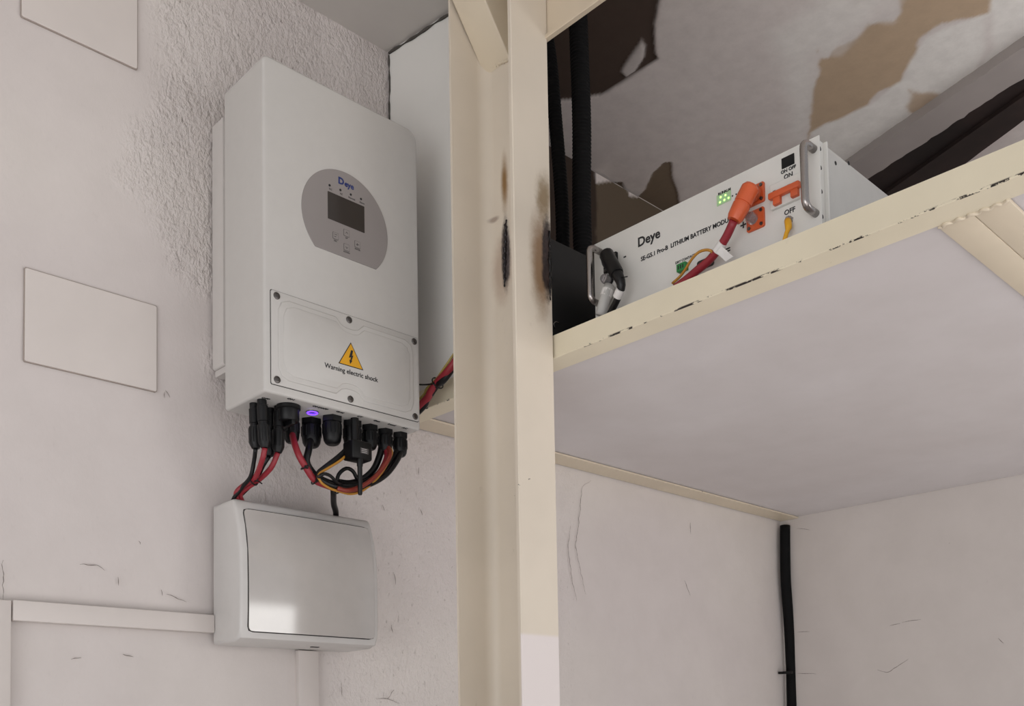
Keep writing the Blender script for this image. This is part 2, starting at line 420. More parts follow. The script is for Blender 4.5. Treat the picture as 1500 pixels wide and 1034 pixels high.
# ceiling: painted outside the shelf bay, bare and patched boards inside it
XS = 1.262
def cz(pts, k=3.692, ox=1120, oy=0): return [(p.x, p.y) for p in (P(ox+a/k, oy+b/k, z=1.48) for a, b in pts)]
def ceil_tone(X, Y):
    base = np.array(lin('#e0d8d4')[:3]); brown = np.array(lin('#c2ab91')[:3]); white = np.array(lin('#efece7')[:3]); dark = np.array(lin('#4a3d36')[:3])
    light2 = np.array(lin('#e2ddd9')[:3])
    T = np.tile(base, (len(X), 1)); T *= (1+.10*(fbm(X, Y, 5, 2)-.5))[:, None]
    n = (fbm(X, Y, 16, 11, 5)-.5)
    def put(poly, col, soft, amp, op=1.):
        nonlocal T
        m = (sstep(polysd(X, Y, poly)+n*amp, -soft, soft)*op)[:, None]; T = T*(1-m)+col*m
    put(cz([(60, 180), (230, 60), (330, -30), (640, -30), (560, 110), (470, 190), (340, 295), (285, 285), (285, 400), (270, 480), (250, 560), (220, 760), (150, 760), (140, 500), (60, 250)]), white, .035, .05, .75)
    put(cz([(285, 255), (290, 300), (340, 300), (400, 250), (470, 210), (560, 120), (620, 110), (700, 110), (740, 60), (745, -90), (1260, -90), (1220, 60), (1100, 95), (960, 130), (850, 200), (820, 280), (760, 370), (740, 430), (620, 500), (560, 560), (470, 600), (400, 640), (330, 660), (250, 710), (225, 760), (262, 560), (270, 480), (290, 400)]), brown, .005, .03)
    put(cz([(560, 125), (640, 60), (660, -30), (735, -30), (725, 60), (690, 110), (620, 112)]), light2, .01, .03, .6)
    put(cz([(400, 240), (330, 300), (410, 290), (520, 190), (570, 120), (500, 130)]), light2, .012, .03, .5)
    put(cz([(250, 710), (330, 660), (400, 640), (560, 560), (620, 500), (740, 430), (820, 280), (850, 200), (960, 130), (1100, 95), (1220, 60), (1260, -90), (1600, -90), (1700, 60), (1403, 200), (1140, 380), (880, 560), (640, 745), (450, 860), (380, 860)]), white, .008, .03)
    put(cz([(780, 475), (880, 490), (950, 505), (860, 570), (800, 620), (775, 600)]), brown, .008, .03, .9)
    put(cz([(1195, 90), (1235, 60), (1225, 150), (1240, 250), (1170, 340), (1150, 350), (1195, 240)]), base, .01, .02, .7)
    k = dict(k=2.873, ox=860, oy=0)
    put(cz([(315, -60), (285, 90), (285, 170), (298, 245), (200, 310), (130, 355), (60, 395), (-20, 410), (-260, 430), (-260, -100), (300, -100)], **k), dark, .0035, .012)  # dark bare board, with the shade behind the top rail put into its tone
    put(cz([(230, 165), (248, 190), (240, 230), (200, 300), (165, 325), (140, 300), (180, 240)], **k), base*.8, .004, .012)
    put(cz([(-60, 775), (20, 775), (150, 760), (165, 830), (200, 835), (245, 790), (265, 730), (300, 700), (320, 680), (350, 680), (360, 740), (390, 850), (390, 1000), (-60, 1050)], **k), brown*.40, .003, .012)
    return T
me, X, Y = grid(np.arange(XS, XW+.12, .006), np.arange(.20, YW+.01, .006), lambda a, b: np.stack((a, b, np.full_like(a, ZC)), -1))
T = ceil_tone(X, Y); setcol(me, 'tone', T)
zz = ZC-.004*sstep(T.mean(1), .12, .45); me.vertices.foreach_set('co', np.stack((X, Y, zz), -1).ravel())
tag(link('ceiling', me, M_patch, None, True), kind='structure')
# painted ceiling of the room, dipping a little towards the room
bm = bmesh.new()
v = [bm.verts.new(q) for q in ((-2.7, YW+.02, ZC), (XS, YW+.02, ZC), (XS, 1.10, ZC-.065), (-2.7, 1.10, ZC-.065), (XS, -.05, ZC-.065), (-2.7, -.05, ZC-.065))]
bm.faces.new(v[:4]); bm.faces.new((v[3], v[2], v[4], v[5]))
tag(link('ceiling', from_bm(bm), M_ceil_out), kind='structure')
# bare plaster of the wall inside the bay (thin skim standing on the brick)
me, X, Z = grid(np.arange(1.27, XW-.001, .008), np.arange(ZT+.03, ZC-.003, .008), lambda a, b: np.stack((a, np.full_like(a, YW-.0085), b), -1))
n = (fbm(X, Z, 16, 21, 5)-.5)
kk = 2.873
po = [(p.x, p.z) for p in (P(860+a/kk, b/kk, y=YW) for a, b in ((-160, 775), (20, 775), (150, 760), (165, 830), (200, 835), (245, 790), (265, 730), (300, 700), (320, 680), (350, 680), (360, 740), (390, 850), (420, 1100), (-160, 1200)))]
m = sstep(polysd(X, Z, po)+n*.012, -.003, .003)[:, None]
T = np.array(lin('#e0d8d4')[:3])*(1-m)+np.array(lin('#c2ab91')[:3])*.24*m
xd = P(868, 250, y=YW).x; m = sstep(X+n*.02, xd+.005, xd-.005)[:, None]
T = T*(1-m)+np.array(lin('#3a2f28')[:3])*m  # deep shade of the bay behind the post, painted into the wall tone
setcol(me, 'tone', T)
tag(link('trim_1', me, M_patch, None, True), kind='structure')

# plastered downstand and old timbers under the ceiling, all running the same way
def slab(name, mat, parent, a0, a1, b0, b1, z0, z1, wav=0., sub=40):
    """strip between line a0-a1 (near) and line b0-b1 (far), ragged along its edges"""
    bm = bmesh.new(); rows = []
    for i in range(sub+1):
        t = i/sub; A = Vector(a0).lerp(Vector(a1), t); B = Vector(b0).lerp(Vector(b1), t)
        ja = wav*(random.random()-.5); jb = wav*(random.random()-.5)
        rows.append([bm.verts.new((A.x+ja*.4, A.y, z1)), bm.verts.new((A.x+ja*.4, A.y, z0+abs(jb)*.3)), bm.verts.new((B.x+jb, B.y, z0)), bm.verts.new((B.x+jb, B.y, z1))])
    for r, q in zip(rows, rows[1:]):
        for j in range(4): bm.faces.new((r[j], q[j], q[(j+1) % 4], r[(j+1) % 4]))
    bm.faces.new(rows[0]); bm.faces.new(rows[-1][::-1])
    return link(name, from_bm(bm), mat, parent, 30)
def ln(p, q, z, t0, t1):
    A = P(*p, z=z); B = P(*q, z=z); A.z = B.z = 0
    return tuple(A.lerp(B, t0)), tuple(A.lerp(B, t1))
na, nb_ = ln((1243, 232), (1499, 54), 1.475, -1.0, 2.2)
zl = 1.452
fa, fb = ln((1280, 257), (1500, 114), zl, -1.0, 2.2)
tag(slab('trim_2', M_strip, None, na, nb_, fa, fb, EYE+zl, ZC-.001, .006, 90), kind='structure')
ga, gb = ln((1350, 246), (1500, 140), 1.458, -1.2, 2.2)
tag(slab('roof_timber', M_wood, None, (fa[0]+.002, fa[1], 0), (fb[0]+.002, fb[1], 0), ga, gb, EYE+1.462, ZC+.01, .0, 20),
    'near-black old roof timber next to the grey plaster strip', 'beam')
ha, hb = ln((1434, 225), (1500, 176), 1.452, -2.6, 5)
ga2, gb2 = ln((1350, 246), (1500, 140), 1.452, -1.2, 2.2)
tag(slab('roof_timber', M_wood2, None, (ga2[0]+.001, ga2[1], 0), (gb2[0]+.001, gb2[1], 0), ha, hb, EYE+1.452, ZC+.01, .002, 20),
    'dark brown roof timber, the lower of the two, ending in a pale ceiling corner', 'beam')

# ------------------------------------------------------------ steel frame
fr = thing('steel_rack', 'cream painted welded steel rack with scorched post carrying the shelf', 'frame', (1.2, 1.26, 0))
# channel post: near flange, web, far flange
t = .009
pts = [(1.158, 1.176), (1.250, 1.176), (1.250, 1.345), (1.164, 1.345)]
def arc(cx, cy, r, a0, a1, n=6): return [(cx+r*math.cos(math.radians(a0+(a1-a0)*i/n)), cy+r*math.sin(math.radians(a0+(a1-a0)*i/n))) for i in range(n+1)]
pts = [(1.158, 1.1775), (1.1595, 1.176), (1.248, 1.176), (1.250, 1.178), (1.250, 1.344), (1.249, 1.345), (1.162, 1.345), (1.160, 1.343), (1.160, 1.338)]
pts += [(1.20, 1.3345)]+arc(1.216, 1.309, .024, 88, 0, 10)+[(1.240, 1.215)]+arc(1.223, 1.204, .017, 0, -88, 6)+[(1.1615, 1.185), (1.158, 1.1835)]
prism('post', M_post, fr, pts, 'z', 0.0, ZC-.05, sm=30)
# brace: square tube rising from the web
A = Vector((1.238, 0, EYE+1.250)); d = Vector((-.592, 0, .806)); nrm = Vector((-.806, 0, -.592))
bm = bmesh.new(); y0, y1 = 1.262, 1.333
cs = [(0, y0), (0, y1), (.07, y1), (.07, y0)]
end = (ZC+.02-EYE-1.250)/.806
r0 = []; r1 = []
for k_, yv in cs:
    # foot cut to lie on the web (x = 1.239)
    s0 = 0.0
    b0 = A - nrm*k_; foot = b0+d*((b0.x-1.2395)/.592); foot.y = yv
    h = b0+d*((ZC-.07-b0.z)/.806); h.y = yv
    r0.append(bm.verts.new(foot)); r1.append(bm.verts.new(h))
for i in range(4): bm.faces.new((r0[i], r0[(i+1) % 4], r1[(i+1) % 4], r1[i]))
bm.faces.new(r0[::-1]); bm.faces.new(r1)
bmesh.ops.recalc_face_normals(bm, faces=bm.faces)
bmesh.ops.bevel(bm, geom=[e for e in bm.edges if abs((e.verts[0].co-e.verts[1].co).normalized().y) < .2], offset=.005, segments=3, profile=.5, affect='EDGES')
link('brace', from_bm(bm), M_cream2, fr, 35)
# weld bead round the foot of the brace
tube('weld_bead', M_cream2, fr, [(1.2385, 1.262+.071*i/14, EYE+1.246+.002*random.random()+.012*i/14) for i in range(15)], lambda L, u: .0028+.0012*math.sin(L*900), 8, .002)
# shelf angle along the front: upright leg and lying leg
bm = bmesh.new()
prismbm(bm, [(1.254, ZB+.001), (1.255, ZB), (1.302, ZB), (1.302, ZB+.004), (1.258, ZB+.006), (1.258, ZT), (1.254, ZT)], 'y', .25, YW-.004)
link('front_angle', from_bm(bm), M_beam, fr)
bm = bmesh.new()
prismbm(bm, [(YW-.006, ZB+.001), (YW-.006, ZT), (YW-.010, ZT), (YW-.010, ZB+.006), (YW-.068, ZB+.005), (YW-.068, ZB+.001)], 'x', 1.3025, XW-.002)
link('wall_angle', from_bm(bm), M_cream2, fr)
# pair of tubes under the board
box('cross_tube', M_cream2, fr, 1.3025, XW-.004, .4775, .522, ZB-.001, ZB+.0045, .0012)
box('cross_tube', M_cream2, fr, 1.3025, XW-.004, .4320, .4765, ZB-.001, ZB+.0045, .0012)
tube('weld_bead', M_cream2, fr, [(1.304+.003*math.sin(i*1.9), .522-.0047*i, ZB-.0005) for i in range(20)], lambda L, u: .002+.0012*abs(math.sin(L*140)), 7, .002)
# top rail with its lower flange
bm = bmesh.new()
zr = EYE+1.243
prismbm(bm, [(1.244, zr+.001), (1.245, zr), (1.254, zr), (1.258, zr+.006), (1.258, zr+.16), (1.2505, zr+.16), (1.2505, zr+.013), (1.249, zr+.009), (1.244, zr+.007)], 'y', .25, 1.186)
link('top_rail', from_bm(bm), M_cream, fr)

tag(box('shelf_board', M_board, None, 1.2585, XW-.002, .25, YW-.012, ZB+.0065, ZT+.001),
    'white painted board of the high shelf, seen from below', 'shelf')
tag(box('side_panel', M_panel, None, 1.259, 1.268, 1.41, YW-.005, ZT+.002, ZC-.006, 0),
    'smooth white upright board closing the shelf bay between wall and post', 'panel')
# open joint where the panel meets wall and ceiling
bm = bmesh.new()
q = [(1.2575, YW-.006, ZC-.012-i*.02) for i in range(36)]
tubebm(bm, [(a, b+.0012*random.uniform(-1, 1), c) for a, b, c in q], lambda L, u: .0016+.0011*math.sin(L*150)*math.sin(L*47), 6, .01)
tubebm(bm, [(1.2575, YW-.006-.022*i, ZC-.0065-(.117*(.006+.022*i))+.001*random.uniform(-1, 1)) for i in range(16)], lambda L, u: .0028+.0016*math.sin(L*90)*math.sin(L*31), 6, .01)
tag(link('trim_3', from_bm(bm), simple('open_joint', '#4c4843', .9), None, True), kind='structure')
# charred weld crust on the post
for nm, a, b, rr in (('weld_crust', P(804.5, 338, y=1.176), P(806, 440, y=1.176), .0042), ('weld_crust', P(741, 322, x=1.2395), P(739, 420, x=1.2395), .0052)):
    ps = [Vector(a).lerp(Vector(b), i/26)+Vector((random.uniform(-.0012, .0012), random.uniform(-.0012, .0012), 0)) for i in range(27)]
    tube(nm, simple('charred_steel', '#15100f' if rr < .005 else '#2a2427', .38, .3, .5, 200, .3), fr, ps, (lambda rr: (lambda L, u: rr*(.35+.65*math.sin(math.pi*min(1, u*1.02+.02))**.6)*(.75+.35*math.sin(L*700)*math.sin(L*260))))(rr), 9, .002)
# hair cracks and knocks in the wall plaster
wl_ = bpy.data.objects['wall_left']; M_crack = simple('crack_line', '#857c76', .9)
def crack(pts_, rad=.0007, parent=wl_, plane=None, jit=.0016):
    q = []
    for (a, b), (c, d) in zip(pts_, pts_[1:]):
        n_ = max(2, int(math.hypot(c-a, d-b)/5))
        for i in range(n_): q.append((a+(c-a)*i/n_, b+(d-b)*i/n_))
    q.append(pts_[-1]); W = []
    for a, b in q:
        p = P(a, b, **(plane or {'y': YW-.004})); j = Vector((random.uniform(-jit, jit), 0, random.uniform(-jit, jit)*.6))
        if plane: j = Vector((0, j.x, j.z))
        W.append(p+j)
    tube('crack', M_crack, parent, W, lambda L, u: rad*(.35+.65*math.sin(math.pi*u))*(.6+.6*random.random()), 5, .003)
for c in ([(866, 704), (853, 713), (851, 735), (847, 770), (843, 800), (850, 835), (858, 870)], [(836, 770), (832, 800), (838, 850), (845, 880)], [(550, 1023), (568, 1024), (586, 1030)], [(568, 1023), (577, 1010)],
          [(613, 684), (614, 696)], [(560, 738), (564, 748)], [(616, 746), (618, 754)], [(577, 840), (580, 856)], [(573, 915), (575, 926)], [(4, 820), (4, 878)], [(118, 826), (142, 828), (154, 836)], [(172, 845), (173, 858)], [(237, 863), (238, 873)], [(245, 870), (272, 882)],
          [(203, 792), (206, 798)], [(104, 965), (120, 964)], [(180, 958), (195, 962)], [(243, 572), (248, 582)], [(241, 574), (242, 583)], [(500, 1000), (502, 1020)], [(1011, 765), (1012, 782)], [(1003, 850), (1011, 872)]):
    crack(c)
wr_ = bpy.data.objects['wall_right']
for c in ([(1168, 774), (1186, 776)], [(1168, 926), (1186, 925)], [(1168, 986), (1196, 987)], [(1304, 916), (1318, 913)], [(1322, 911), (1350, 907)], [(1285, 981), (1300, 985), (1330, 966)], [(1462, 935), (1470, 943)]):
    crack(c, .0008, wr_, {'x': XW-.0003})
# ------------------------------------------------------------ inverter
y0 = 1.447; X0, X1, Z0, Z1 = .8325, 1.1655, EYE+.577, EYE+1.1615
inv = thing('inverter', 'white wall-mounted solar inverter with round grey display badge', 'inverter', ((X0+X1)/2, YW-.01, Z0))
out = rrect(X0, X1, Z0, Z1, (.006, .006, .024, .012), 8)
prism('body', M_inv, inv, out, 'y', y0, 1.580, .005, 4, 'lo', 30)
prism('heat_sink', M_invb, inv, rrect(.853, 1.145, EYE+.69, EYE+1.12, .004), 'y', 1.578, 1.612, 0)
prism('mounting_plate', M_invb, inv, rrect(.845, 1.155, EYE+.672, EYE+1.135, .006), 'y', 1.612, 1.6515, .002)
prism('bottom_ledge', M_invb, inv, rrect(.850, 1.15, EYE+.660, EYE+.672, .002), 'y', 1.60, 1.6515, 0)
bx, bz, br = .9990, EYE+.9235, .0925
zc_ = EYE+.8580; a0 = math.asin((zc_-bz)/br)
bo = [(bx+br*math.cos(a0+(math.pi-2*a0)*i/60), bz+br*math.sin(a0+(math.pi-2*a0)*i/60)) for i in range(61)]
bd = prism('badge', M_badge, inv, bo, 'y', y0-.0012, y0+.001, .0003, 1)
prism('display', M_lcd, bd, rrect(.9598, 1.0385, EYE+.9175, EYE+.967, .0008), 'y', y0-.0019, y0, 0, 2)
for i, x in enumerate((.9640, .9868, 1.0092, 1.0315)):
    lathe('indicator', M_ink, bd, (x, y0-.0010, EYE+.9790), (0, -1, 0), [(0, .0021), (.0009, .0021)], 12)
    text(('DC', 'AC', 'Normal', 'Alarm')[i], M_greyink, bd, (x+.002, y0-.0014, EYE+.9725), .0046)
for (x, z, g) in ((.9758, .8907, 'a'), (.9992, .9038, 'b'), (.9992, .8775, 'c'), (1.0228, .8907, 'd')):
    z += EYE; bm = bmesh.new(); s = .0062
    prismbm(bm, rrect(x-s, x+s, z-s, z+s, .0012, 3), 'y', y0-.0015, y0-.0011)
    b_ = link('button', from_bm(bm), M_greyink, bd)
    s -= .0006
    prism('button_face', M_badge, bd, rrect(x-s, x+s, z-s, z+s, .001, 3), 'y', y0-.0018, y0-.0011)
    # sign on the key
    bm = bmesh.new()
    if g == 'a': ar = [[(-.003, .002), (.003, .002), (.003, .0028), (-.003, .0028)], [(-.003, -.002), (.001, -.002), (.001, -.0012), (-.003, -.0012)]]
    elif g == 'b': ar = [[(-.0028, -.001), (0, .0028), (.0028, -.001), (.0018, -.001), (0, .0014), (-.0018, -.001)]]
    elif g == 'c': ar = [[(-.0028, .001), (-.0018, .001), (0, -.0014), (.0018, .001), (.0028, .001), (0, -.0028)]]
    else: ar = [[(-.003, -.0005), (0, .0028), (0, -.0028)], [(0, -.0006), (.003, -.0006), (.003, .0006), (0, .0006)]]
    for a_ in ar: prismbm(bm, [(x+p[0], z+p[1]) for p in a_], 'y', y0-.0021, y0-.0017)
    link('key_sign', from_bm(bm), M_greyink, bd)
    text(('ESC', 'UP', 'DOWN', 'ENTER')['abcd'.index(g)], M_greyink, bd, (x, y0-.0014, z-.0091), .0040)
text('D', M_blue, bd, (.9885, y0-.0014, EYE+.9955), .017, 'y', .0006)
text('eye', M_blue, bd, (1.0058, y0-.0014, EYE+.9945), .0145, 'y', .0004)
# lower cover with six screws and embossed field
cx0, cx1, cz0, cz1 = .8452, 1.1590, EYE+.5925, EYE+.7535
prism('cover_joint', M_gap, inv, rrect(cx0-.001, cx1+.001, cz0-.001, cz1+.001, .003), 'y', y0-.0006, y0+.001, 0)
cv = prism('cover', M_inv, inv, rrect(cx0, cx1, cz0, cz1, .003), 'y', y0-.0026, y0, .0008, 2)
def emb(d_):
    a, b, c, e = .858+d_, 1.146-d_, EYE+.6035+d_, EYE+.7425-d_; m = 1.003; r = .014
    L = [(a+.020, c), (m-.030, c), (m-.018, c+.011), (m-.008, c+.014), (m+.008, c+.014), (m+.018, c+.011), (m+.030, c), (b-.020, c), (b-.006, c+.006), (b, c+.020),
         (b, e-.020), (b-.006, e-.006), (b-.020, e), (m+.030, e), (m+.018, e-.011), (m+.008, e-.014), (m-.008, e-.014), (m-.018, e-.011), (m-.030, e), (a+.020, e), (a+.006, e-.006), (a, e-.020), (a, c+.020), (a+.006, c+.006)]
    return L
prism('embossed_field', M_inv, cv, emb(0), 'y', y0-.0048, y0-.002, .002, 3, 'lo', 50)
prism('embossed_field', M_inv, cv, emb(.009), 'y', y0-.0060, y0-.004, .0011, 2, 'lo', 50)
for (x, z) in ((.8555, .7450), (1.002, .7450), (1.1500, .7450), (.8555, .6008), (1.0035, .6008), (1.1500, .6005)):
    s_ = lathe('screw', M_screw, cv, (x, y0-.0024, EYE+z), (0, -1, 0), [(0, .0062), (.0012, .0062), (.0022, .0048), (.0024, .0030), (.0014, .0026), (.0014, .0004)], 18)
# warning sign
tz = EYE+.6585; tri = [(.9762, tz), (1.0295, tz), (1.0028, tz+.0445)]
ws = prism('warning_sign', M_ink, inv, tri, 'y', y0-.0065, y0-.0058)
c_ = (1.0028, tz+.0148)
prism('yellow_field', M_yel, ws, [(c_[0]+(p[0]-c_[0])*.91, c_[1]+(p[1]-c_[1])*.91) for p in tri], 'y', y0-.0068, y0-.0062)
bolt = [(.0012, .0165), (.0058, .0165), (.0030, .0060), (.0062, .0075), (.0018, -.0040), (.0042, -.0030), (-.0012, -.0105), (-.0030, -.0028), (-.0008, -.0030), (.0008, .0028), (-.0040, .0005)]
prism('bolt_sign', M_ink, ws, [(1.0018+p[0]*.95, tz+.0145+p[1]*.95) for p in bolt], 'y', y0-.0072, y0-.0066)
text('Warning electric shock', M_ink, inv, (1.0045, y0-.0062, EYE+.6480), .0122, 'y', .00012, sx=.99)
# underside fittings
def gland(x, y, r, L=.040, rot=0):
    bm = bmesh.new(); z = Z0
    h = circ(0, 0, 1, 6)
    prismbm(bm, circ(x, y, r*1.12, 6, rot), 'z', z-.010, z+.001, 0)
    lathebm(bm, (x, y, z-.008), (0, 0, -1), [(0, r*.9), (.003, r*.95), (.006, r*1.0), (L*.62, r*1.0), (L*.82, r*.92), (L*.95, r*.74), (L, r*.55), (L, r*.45)], 20)
    # grip ribs
    for i in range(14):
        a = 2*math.pi*i/14
        lathebm(bm, (x+r*math.cos(a), y+r*math.sin(a), z-.014), (0, 0, -1), [(0, .0012), (L*.42, .0012)], 5)
    return link('cable_gland', from_bm(bm), M_black, inv, 40)
GL = {}
def at_bottom(px, py): p = P(px, py, z=.577); return p.x, p.y
for key, px, py, r in (('big', 427, 608, .0140), ('g2', 456, 615, .0175), ('g3', 486.5, 611, .0170), ('g4', 516, 618, .0165), ('g5', 541.5, 624, .0142), ('g6', 564, 630, .0138), ('g7', 586, 635, .0132)):
    x, y = at_bottom(px, py); gland(x, y, r, .043 if r > .0155 or key == 'big' else .037); GL[key] = (x, y)
x, y = at_bottom(413.5, 599)
y = 1.487
dl = lathe('rotary_switch', M_black, inv, (x, y, Z0), (0, 0, -1), [(-.001, .021), (.006, .021), (.008, .0185), (.026, .0180), (.028, .0165)], 26)
box('switch_grip', M_black, dl, x-.004, x+.004, y-.017, y+.017, Z0-.036, Z0-.026, .0015)
x, y = at_bottom(457.5, 603)
lathe('push_button', M_steel, inv, (x, y, Z0), (0, 0, -1), [(-.001, .0115), (.0015, .0115), (.002, .0105)], 24)
bm = bmesh.new(); N = 28
tubebm(bm, [(x+.0088*math.cos(2*math.pi*i/N), y+.0088*math.sin(2*math.pi*i/N), Z0-.0022) for i in range(N+1)], .0015, 6, 1, False)
link('ring_light', from_bm(bm), M_purple, inv, True)
for s, px, py in (('OFF', 389, 583.5), ('ON', 426, 584.5), ('PV', 388, 592), ('ON/OFF', 469, 597), ('Grid', 498, 603.5), ('CT', 527, 610), ('Gen', 552, 616.5), ('Load', 574, 622), ('AC', 593, 627)):
    x, y = at_bottom(px, py); text(s, M_ink, inv, (x, y, Z0-.0003), .0085, 'z', .0002)
# plug-in data logger with stub aerial
p = P(527.5, 660, y=1.452)
wl = box('data_logger', M_black, inv, p.x-.0225, p.x+.0205, 1.442, 1.475, p.z-.018, p.z+.016, .004, 3)
lathe('logger_neck', M_black, wl, (p.x+.000, 1.468, p.z+.015), (0, 0, 1), [(0, .0075), (Z0-p.z-.015, .0075)], 16)
a_ = P(528, 674, y=1.446)
lathe('aerial', M_black, wl, (a_.x, 1.448, a_.z+.004), (0, 0, -1), [(0, .0055), (.014, .0055), (.016, .0046), (.064, .0042), (.067, .003)], 14)
b_ = P(534, 661, y=1.4415)
box('sticker', M_greyink, wl, b_.x-.0085, b_.x+.0085, 1.4412, 1.4425, b_.z-.0045, b_.z+.0055)
for i in range(3): box('print_line', M_whitep, wl, b_.x-.0065, b_.x+.005, 1.4409, 1.4415, b_.z-.0028+i*.003, b_.z-.0022+i*.003)

# solar plugs hanging from the underside, each on its own cable
CP = []
plugs = [(372.5, 603, 374.5, 657, 1.515, M_cab, 'rear left'), (383.5, 597, 388, 656, 1.490, M_red, 'front left'),
         (396, 607, 394.5, 668, 1.520, M_cab, 'rear right'), (408.5, 608, 407, 663, 1.500, M_red, 'front right')]
for (px, py, qx, qy, yy_, mt, where) in plugs:
    a = P(px, py, y=yy_); b = P(qx, qy, y=yy_); a.z = Z0+.001
    L = (b-a).length; ax = (b-a).normalized(); r = .0096
    bm = bmesh.new()
    lathebm(bm, a, ax, [(0, r*.85), (.010, r*.85), (.011, r), (L*.45, r), (L*.46, r*.88), (L*.52, r*.88), (L*.53, r*1.1), (L*.9, r*1.1), (L, r*.7), (L, r*.5)], 16)
    for i in range(10):
        q = 2*math.pi*i/10; n1 = ax.orthogonal().normalized(); n2 = ax.cross(n1)
        lathebm(bm, a+ax*L*.56+(n1*math.cos(q)+n2*math.sin(q))*r*1.08, ax, [(0, .0009), (L*.32, .0009)], 5)
    link('solar_plug', from_bm(bm), M_black, inv, 40); CP.append(b)

def cable(name, mat, pts, r, label, cat='cable', group=None, n=10):
    o = tube(name, mat, None, pts, r, n, .005); tag(o, label, cat, group); return o
# runs down into the small cabinet
BT = EYE+.4215
cable('solar_cable', M_cab, [CP[0], P(372, 676, y=1.53), P(367, 698, y=1.545), P(356, 712, y=1.57), P(343, 729, y=1.59), (.8585, 1.607, BT-.004)], .0037, 'black solar cable from the leftmost inverter plug to the cabinet', group='solar cables')
cable('solar_cable', M_red, [CP[1], P(384, 674, y=1.50), P(374, 699, y=1.54), P(361, 708, y=1.565), P(346, 722, y=1.585), (.8660, 1.597, BT-.004)], .0047, 'red solar cable leaving the second plug from the left', group='solar cables')
cable('solar_cable', M_cab, [CP[2], P(386, 681, y=1.53), P(377, 699, y=1.552), P(365, 713, y=1.58), P(350, 729, y=1.6), (.8720, 1.611, BT-.004)], .0037, 'black solar cable leaving the third plug from the left', group='solar cables')
cable('solar_cable', M_red, [CP[3], P(397, 685, y=1.515), P(379, 703, y=1.55), P(367, 711, y=1.57), P(352, 724, y=1.59), (.8790, 1.599, BT-.004)], .0047, 'red solar cable leaving the rightmost of the four plugs', group='solar cables')
def tie(c, ax, r, label, tail=None):
    ax = Vector(ax).normalized(); a = ax.orthogonal().normalized(); b = ax.cross(a)
    bm = bmesh.new()
    tubebm(bm, [Vector(c)+(a*math.cos(2*math.pi*i/16)+b*math.sin(2*math.pi*i/16))*r for i in range(17)], .0014, 6, 1, False)
    h = Vector(c)+Vector((0, -1, -.2)).normalized()*r
    boxbm(bm, h.x-.003, h.x+.003, h.y-.002, h.y+.002, h.z-.0025, h.z+.0025)
    if tail: tubebm(bm, [h, h+Vector(tail)], .0011, 5, 1, False)
    return tag(link('cable_tie', from_bm(bm), M_cab), label, 'cable tie', 'black cable ties on the inverter wiring')
tie(P(371, 703, y=1.552), P(361, 709, y=1.57)-P(378, 698, y=1.545), .0098, 'black cable tie round the four solar cables', (.010, -.004, -.006))

# wiring loop under the inverter
g = lambda k, d: (GL[k][0], GL[k][1], Z0-d)
Yc = 1.486
cable('power_cable', M_red, [g('big', .030), P(431, 648, y=1.50), P(438, 667, y=Yc), P(449, 686, y=Yc), P(461, 703, y=Yc), P(478, 711, y=Yc), P(500, 717, y=Yc), P(517, 718, y=Yc), P(537, 711, y=1.478), P(555, 694, y=1.475), P(567, 670, y=1.475), g('g6', .030)], .0060, 'thick red cable looping below the inverter')
cable('power_cable', M_cab, [g('g2', .030), P(452, 660, y=1.50), P(449, 676, y=1.50), P(457, 691, y=1.50), P(470, 702, y=1.498), P(489, 709, y=1.50), P(510, 711, y=1.495), P(533, 708, y=1.49), P(556, 694, y=1.485), P(575, 672, y=1.482), (GL['g7'][0]-.003, GL['g7'][1], Z0-.03)], .0064, 'black cable hanging from the second gland and looping right')
cable('signal_cable', M_cab, [(GL['g4'][0]-.003, GL['g4'][1], Z0-.03), P(508, 657, y=1.475), P(495, 670, y=1.475), P(477, 684, y=1.475), P(466, 694, y=1.478), P(470, 703, y=1.476), P(489, 712, y=1.474), P(515, 715, y=1.474), P(543, 709, y=1.472), P(566, 695, y=1.470), P(582, 674, y=1.470), (GL['g7'][0]+.003, GL['g7'][1]-.002, Z0-.03)], .0050, 'thin black cable beside the yellow one, from the fourth gland')
cable('signal_cable', M_yw, [(GL['g4'][0]+.003, GL['g4'][1]-.003, Z0-.03), P(513, 660, y=1.47), P(499, 674, y=1.47), P(480, 686, y=1.47), P(467, 695, y=1.47), P(470, 706, y=1.469), P(483, 715, y=1.472), P(498, 720, y=1.474), P(515, 723.5, y=1.474), P(532, 718, y=1.472), P(550, 703, y=1.468), P(563, 686, y=1.464), P(574, 664, y=1.464), (GL['g6'][0]+.006, GL['g6'][1]-.003, Z0-.03)], .0023, 'yellow cable curving from the fourth gland through the loop')
cable('signal_cable', M_redo, [(GL['g6'][0]+.002, GL['g6'][1]-.005, Z0-.03), P(571, 667, y=1.462), P(560, 686, y=1.462), P(545, 702, y=1.463), P(526, 714, y=1.466), P(508, 718.5, y=1.468), P(494, 715, y=1.47)], .0042, 'orange-red cable in the bundle right of the aerial')
cable('power_cable', M_cab, [(GL['g6'][0]-.006, GL['g6'][1]+.003, Z0-.03), P(556, 668, y=1.49), P(547, 688, y=1.495), P(531, 702, y=1.50), P(512, 708, y=1.505), P(494, 706, y=1.51)], .0064, 'black cable on the inside of the loop, left of the orange-red one')
cable('signal_cable', M_cab, [P(493, 709, y=1.495), P(496, 695, y=1.492), P(507, 686, y=1.488), P(517, 690, y=1.488), P(523, 701, y=1.49), P(531, 709, y=1.492)], .0036, 'short black cable arched up inside the wiring loop')
